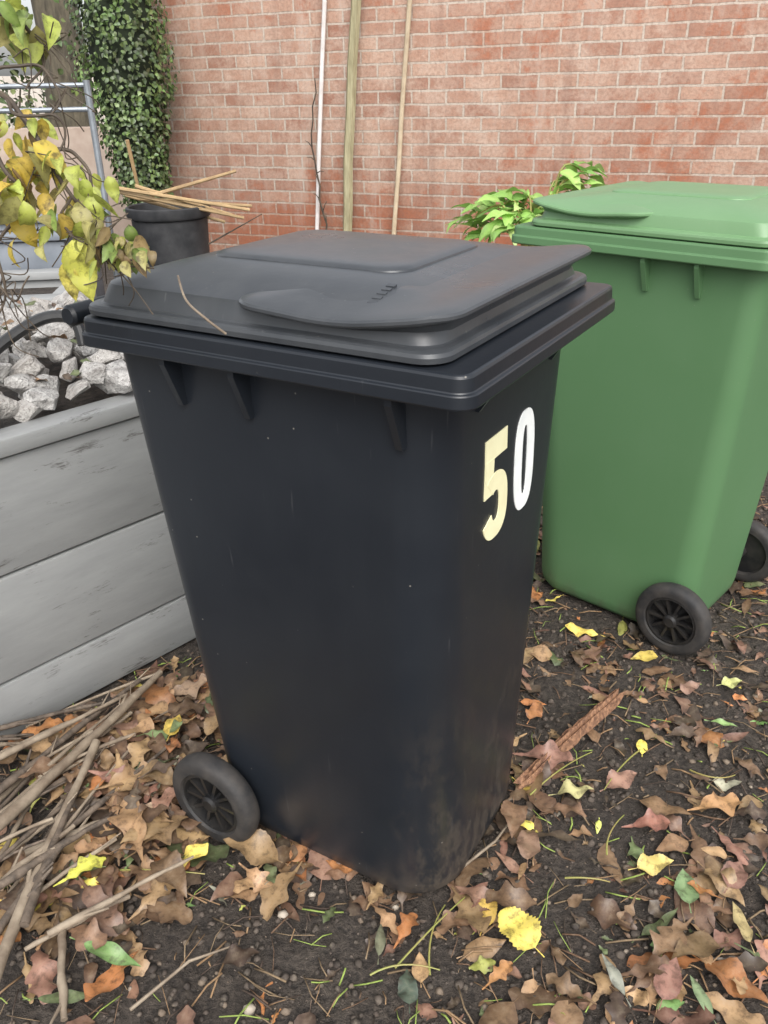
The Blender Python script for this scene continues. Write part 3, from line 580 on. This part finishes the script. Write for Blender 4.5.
for i in range(9000):
    z=rng.uniform(.25,2.7); a=rng.uniform(0,6.28); rr=prof(z)*(1+.25*mn.noise(Vector((a*1.5,z*5,1))))*rng.uniform(.75,1.12); nr=Vector((math.cos(a),math.sin(a),.3))
    Ln=rng.uniform(.022,.042); cl=.6+.9*(mn.noise(Vector((math.cos(a)*2.5,math.sin(a)*2.5,z*4)))+.4)
    col=rng.choice([(.05,.09,.025),(.075,.125,.034),(.036,.065,.021),(.10,.15,.044)]); outleaf(mb,Vector((math.cos(a)*rr+.08*max(0,1-z),math.sin(a)*rr,z)),nr,Ln,Ln*.8,'ovate',tuple(k*max(.35,cl) for k in col),3)
mb.build('leaves',MIVY,iv0,ang=0)
def bush(name,label,cat,c,rx,ry,rz,n,cols,Ls,trunk=None):
    o=empty(name,(c.x,c.y,0)); tag(o,label,cat); mb=MB()
    for i in range(n):
        v=Vector((rng.gauss(0,1),rng.gauss(0,1),rng.gauss(0,1))).normalized()*rng.random()**.35
        k=1+.35*mn.noise(v*2.5+c); P=Vector((v.x*rx*k,v.y*ry*k,c.z+v.z*rz*k))
        if mn.noise(P*2.3)<-.25 or P.z<.05: continue
        Ln=rng.uniform(*Ls); outleaf(mb,P,v+Vector((0,0,.4)),Ln,Ln*.6,'ovate',rng.choice(cols))
    mb.build('crown' if trunk else 'leaves',MIVY,o,ang=0)
    mb=MB()
    if trunk:
        mb.tube([(0,0,0),(.05,0,c.z*.3),(-.03,.04,c.z*.6),(0,0,c.z)],[trunk*1.3,trunk,trunk*.85,trunk*.5],14)
        for k in range(7):
            a=k*.9; mb.tube([(0,0,c.z*(.55+.05*k)),(math.cos(a)*rx*.4,math.sin(a)*ry*.4,c.z*.9),(math.cos(a)*rx*.8,math.sin(a)*ry*.8,c.z+rz*.3)],[trunk*.4,trunk*.25,.02],7)
        mb.build('trunk',MTRUNK,o)
    else:
        for k in range(6): a=k*1.05; mb.tube([(0,0,0),(math.cos(a)*rx*.5,math.sin(a)*ry*.5,c.z+rz*.4)],[.03,.01],6)
        mb.build('stem',MTRUNK,o)
    return o
tc=hd(60,60,8.6); tc.z=5.6
t=bush('tree','tree with an ivy clad trunk at the far left behind the metal rail','tree',tc,2.2,1.8,2.0,1800,[(.12,.13,.04),(.24,.19,.05),(.08,.10,.03)],(.07,.12),.20)
mb=MB()
for i in range(600):
    z=rng.uniform(1.3,4); a=rng.uniform(0,6.28); rr=rng.uniform(.2,.3)
    if mn.noise(Vector((a,z*2,5)))<.05: continue
    Ln=rng.uniform(.04,.08); outleaf(mb,Vector((math.cos(a)*rr,math.sin(a)*rr,z)),Vector((math.cos(a),math.sin(a),.2)),Ln,Ln*.8,'ovate',rng.choice([(.06,.10,.03),(.12,.16,.045)]))
mb.build('ivy_leaves',MIVY,t,ang=0)
bc=hd(-25,40,9.5); bc.z=1.0; bush('shrub','green shrub behind the tree at the far left','shrub',bc,.9,.8,.9,1100,[(.07,.11,.035),(.13,.16,.05),(.05,.08,.03)],(.06,.11))
a=hd(-150,132,7.6); b_=hd(172,132,7.6); mb=MB(); mb.box((0,0,0),((b_-a).length,.2,a.z),.01); o=mb.build('garden_wall',MPALE,loc=(a.x,a.y,0)); tag(o,'low pale wall at the far left below the tree','wall')
a=hd(-300,60,16); b_=hd(260,60,16); fc=empty('timber_fence',(a.x,a.y,0)); tag(fc,'pale distant fence seen between the tree and the ivy','fence')
for k in range(5):
    mb=MB(); L_=(b_-a).length/5
    for j in range(12): mb.box((k*L_+j*L_/12,0,.05),(k*L_+(j+.96)*L_/12,.03,1.6),.004)
    mb.build('panel',MFENCE,fc)
pc=hd(528,330,3.35); pp=empty('leafy_plant',(pc.x,pc.y,0)); tag(pp,'bright green leafy plant growing between the green bin and the brick wall','plant'); ml=MB(); ms=MB()
for (px,py,k) in [(452,218,9),(458,232,9),(480,211,9),(500,234,9),(515,203,9),(540,208,9),(560,200,8),(592,168,8),(568,184,8),(545,230,8),(470,242,8),(525,225,9),(592,186,7),(505,217,9),(490,226,8),(535,218,8)]:
    px=528+(px-528)*.82+7; py=214+(py-214)*.82; T=hd(px,py,3.35+rng.uniform(-.2,.15)); T=T-Vector((pc.x,pc.y,0)); top=Vector((T.x*.45,T.y*.45,T.z+rng.uniform(.0,.03))); pts=spline([(0,0,0),(T.x*.15,T.y*.15,T.z*.6),top,T],6); ms.tube(pts,[.008-.006*i/len(pts) for i in range(len(pts))],6)
    d=(T-top).normalized()
    for j in range(k):
        u_=j/(k-1); i0=int(len(pts)*(.68+.31*u_)); B=pts[min(i0,len(pts)-1)]; yaw=math.atan2(d.y,d.x)+(1 if j%2 else -1)*rng.uniform(.4,1.0)*(1-.6*u_)
        Ln=rng.uniform(.085,.14); put(ml,leaf_geo(Ln,Ln*.42,'narrow',rng.uniform(-1.6,-.5),.3,10,.2),B,Euler((rng.uniform(-.5,.5),rng.uniform(-.3,.6),yaw),'XYZ'),rng.choice([(.25,.43,.10),(.32,.50,.13),(.19,.34,.085),(.38,.52,.17)]))
ml.build('leaves',MFOL,pp,ang=0); ms.build('stem',MSTEM,pp)
# hazel shrub hanging in from the left
base=rp(-190,420,1.25); hz=empty('hazel_shrub',(base.x,base.y,0)); tag(hz,'twisted shrub with yellowing leaves hanging in at the upper left','shrub'); B0=Vector((base.x,base.y,0)); mb=MB(); ml=MB()
def br(P,r0,r1,wv=.010): 
    q=[p-B0 for p in spline(P,9)]; q=[p+Vector((mn.noise(p*22),mn.noise(p*22+Vector((5,0,0))),mn.noise(p*22+Vector((0,7,0)))))*wv for p in q]; mb.tube(q,[r0+(r1-r0)*i/(len(q)-1) for i in range(len(q))],7); return q
tw=[]
br([B0,rp(-190,200,1.2),rp(-150,20,1.15),rp(-90,-40,1.12),rp(-30,-30,1.1)],.018,.009)
tw.append(br([rp(-150,20,1.15),rp(-60,60,1.1),rp(5,95,1.05),rp(45,150,1.04),rp(70,190,1.05),rp(105,238,1.06),rp(140,262,1.07)],.005,.0012))
tw.append(br([rp(-60,60,1.1),rp(-10,150,1.04),rp(20,190,1.05),rp(10,235,1.06),rp(-8,265,1.06),rp(18,300,1.05),rp(30,275,1.05)],.0035,.001))
tw.append(br([rp(45,150,1.04),rp(75,150,1.06),rp(92,185,1.07),rp(80,215,1.06),rp(100,250,1.05),rp(150,272,1.08)],.0028,.001))
tw.append(br([rp(-90,-40,1.12),rp(-20,0,1.05),rp(15,20,1.04),rp(40,55,1.06),rp(28,90,1.05)],.004,.0013))
tw.append(br([rp(-60,60,1.1),rp(-20,75,1.06),rp(30,62,1.05),rp(60,95,1.06),rp(50,115,1.06)],.003,.001))
tw.append(br([rp(-20,180,1.05),rp(-2,250,1.05),rp(6,290,1.06),rp(-10,330,1.06)],.003,.001))
tw.append(br([rp(5,95,1.05),rp(22,120,1.03),rp(55,118,1.02),rp(66,140,1.03),rp(50,160,1.03),rp(38,140,1.03)],.0025,.0008))
tw.append(br([rp(70,190,1.05),rp(60,220,1.04),rp(80,245,1.03),rp(110,232,1.04),rp(128,215,1.05)],.002,.0008))
for q in list(tw):
    for k in range(9):
        i=rng.randint(len(q)//2,len(q)-4); p=q[i]; e=p+Vector((rng.uniform(-.05,.06),rng.uniform(-.03,.03),rng.uniform(-.08,.03))); m_=(p+e)/2+Vector((rng.uniform(-.025,.025),0,rng.uniform(-.02,.025))); mb.tube(spline([p,m_,e],5),.0008,5)
MUS=(.44,.32,.05);LG=(.35,.39,.075);BR2=(.22,.15,.07);G2=(.17,.24,.055);MOT=(.31,.28,.10)
for cx_,cy_,sx,sy,k,cols,lo,hi in [(14,170,26,40,60,[MUS,MUS,LG,BR2,MOT],.028,.054),(70,208,24,26,30,[LG,G2,MUS,MOT],.026,.05),(116,245,24,16,52,[MOT,BR2,G2,LG],.018,.037),(14,22,20,24,20,[G2,LG,LG,MOT],.036,.062),(56,160,26,14,10,[LG,MUS],.022,.038),(102,180,10,8,2,[LG],.022,.03),(22,125,22,16,10,[MUS,LG,BR2],.024,.042),(95,228,18,14,18,[LG,MOT],.024,.04),(138,258,12,9,14,[BR2,MOT],.016,.028)]:
    for j in range(k):
        px=min(rng.gauss(cx_,sx*.6),152); py=rng.gauss(cy_,sy*.6); dep=rng.uniform(1.0,1.14); P=rp(px,py,dep)-B0; Ln=rng.uniform(lo,hi)
        nr=Vector((rng.uniform(-1,1),-.9,rng.uniform(-.3,1.2))); outleaf(ml,P,nr,Ln,Ln*rng.uniform(.42,.62),'ovate',rng.choice(cols),10,.25,1.8,(-2.6,1.4))
for px,py,dep,Ln,c in [(72,240,1.02,.078,(.48,.47,.085)),(88,196,1.03,.05,LG),(108,176,1.05,.035,LG),(64,262,1.03,.05,(.50,.46,.085))]:
    P=rp(px,py,dep)-B0; t=Vector((rng.uniform(.1,.3),.05,-1)).normalized(); nr=Vector((.3,-1,.2)); nr=(nr-t*nr.dot(t)).normalized(); Mx=Matrix((t,nr.cross(t),nr)).transposed().to_4x4(); put(ml,leaf_geo(Ln,Ln*.5,'ovate',-.5,.3,16,.35),P,Mx,c,.05)
mb.build('branch',MTWIG,hz); ml.build('leaves',MHAZ,hz,ang=0)
P=[gp(178,276,1.072),gp(186,300,1.065),gp(205,318,1.055),gp(226,334,1.036)]; mb=MB(); mb.tube([p-P[0] for p in spline(P,5)],.0014,6); o=mb.build('twig',MSTICK2,loc=P[0]); tag(o,'thin tan twig lying over the back of the black bin lid','twig')
# ------------------------------------------------------------ light
wld=bpy.data.worlds.new('World'); scn.world=wld; wld.use_nodes=True; nt=wld.node_tree; bg=nt.nodes['Background']
sky=nt.nodes.new('ShaderNodeTexSky'); sky.sky_type='NISHITA'; sky.sun_disc=False; EL,AZ=math.radians(48),math.radians(172)
sky.sun_elevation=EL; sky.sun_rotation=AZ; sky.dust_density=4; sky.air_density=1; sky.ozone_density=1
hs=nt.nodes.new('ShaderNodeHueSaturation'); hs.inputs['Saturation'].default_value=.22; hs.inputs['Value'].default_value=1.95
nt.links.new(sky.outputs[0],hs.inputs['Color']); nt.links.new(hs.outputs[0],bg.inputs['Color']); bg.inputs['Strength'].default_value=.15
sl=bpy.data.lights.new('sun','SUN'); sl.energy=1.2; sl.angle=math.radians(50); sl.color=(1,.97,.93); so=bpy.data.objects.new('sun',sl); COL.objects.link(so)
dirv=Vector((math.sin(AZ)*math.cos(EL),math.cos(AZ)*math.cos(EL),math.sin(EL))); so.rotation_euler=dirv.to_track_quat('Z','Y').to_euler()
scn.view_settings.view_transform='Standard'; scn.view_settings.look='None'; scn.view_settings.exposure=0
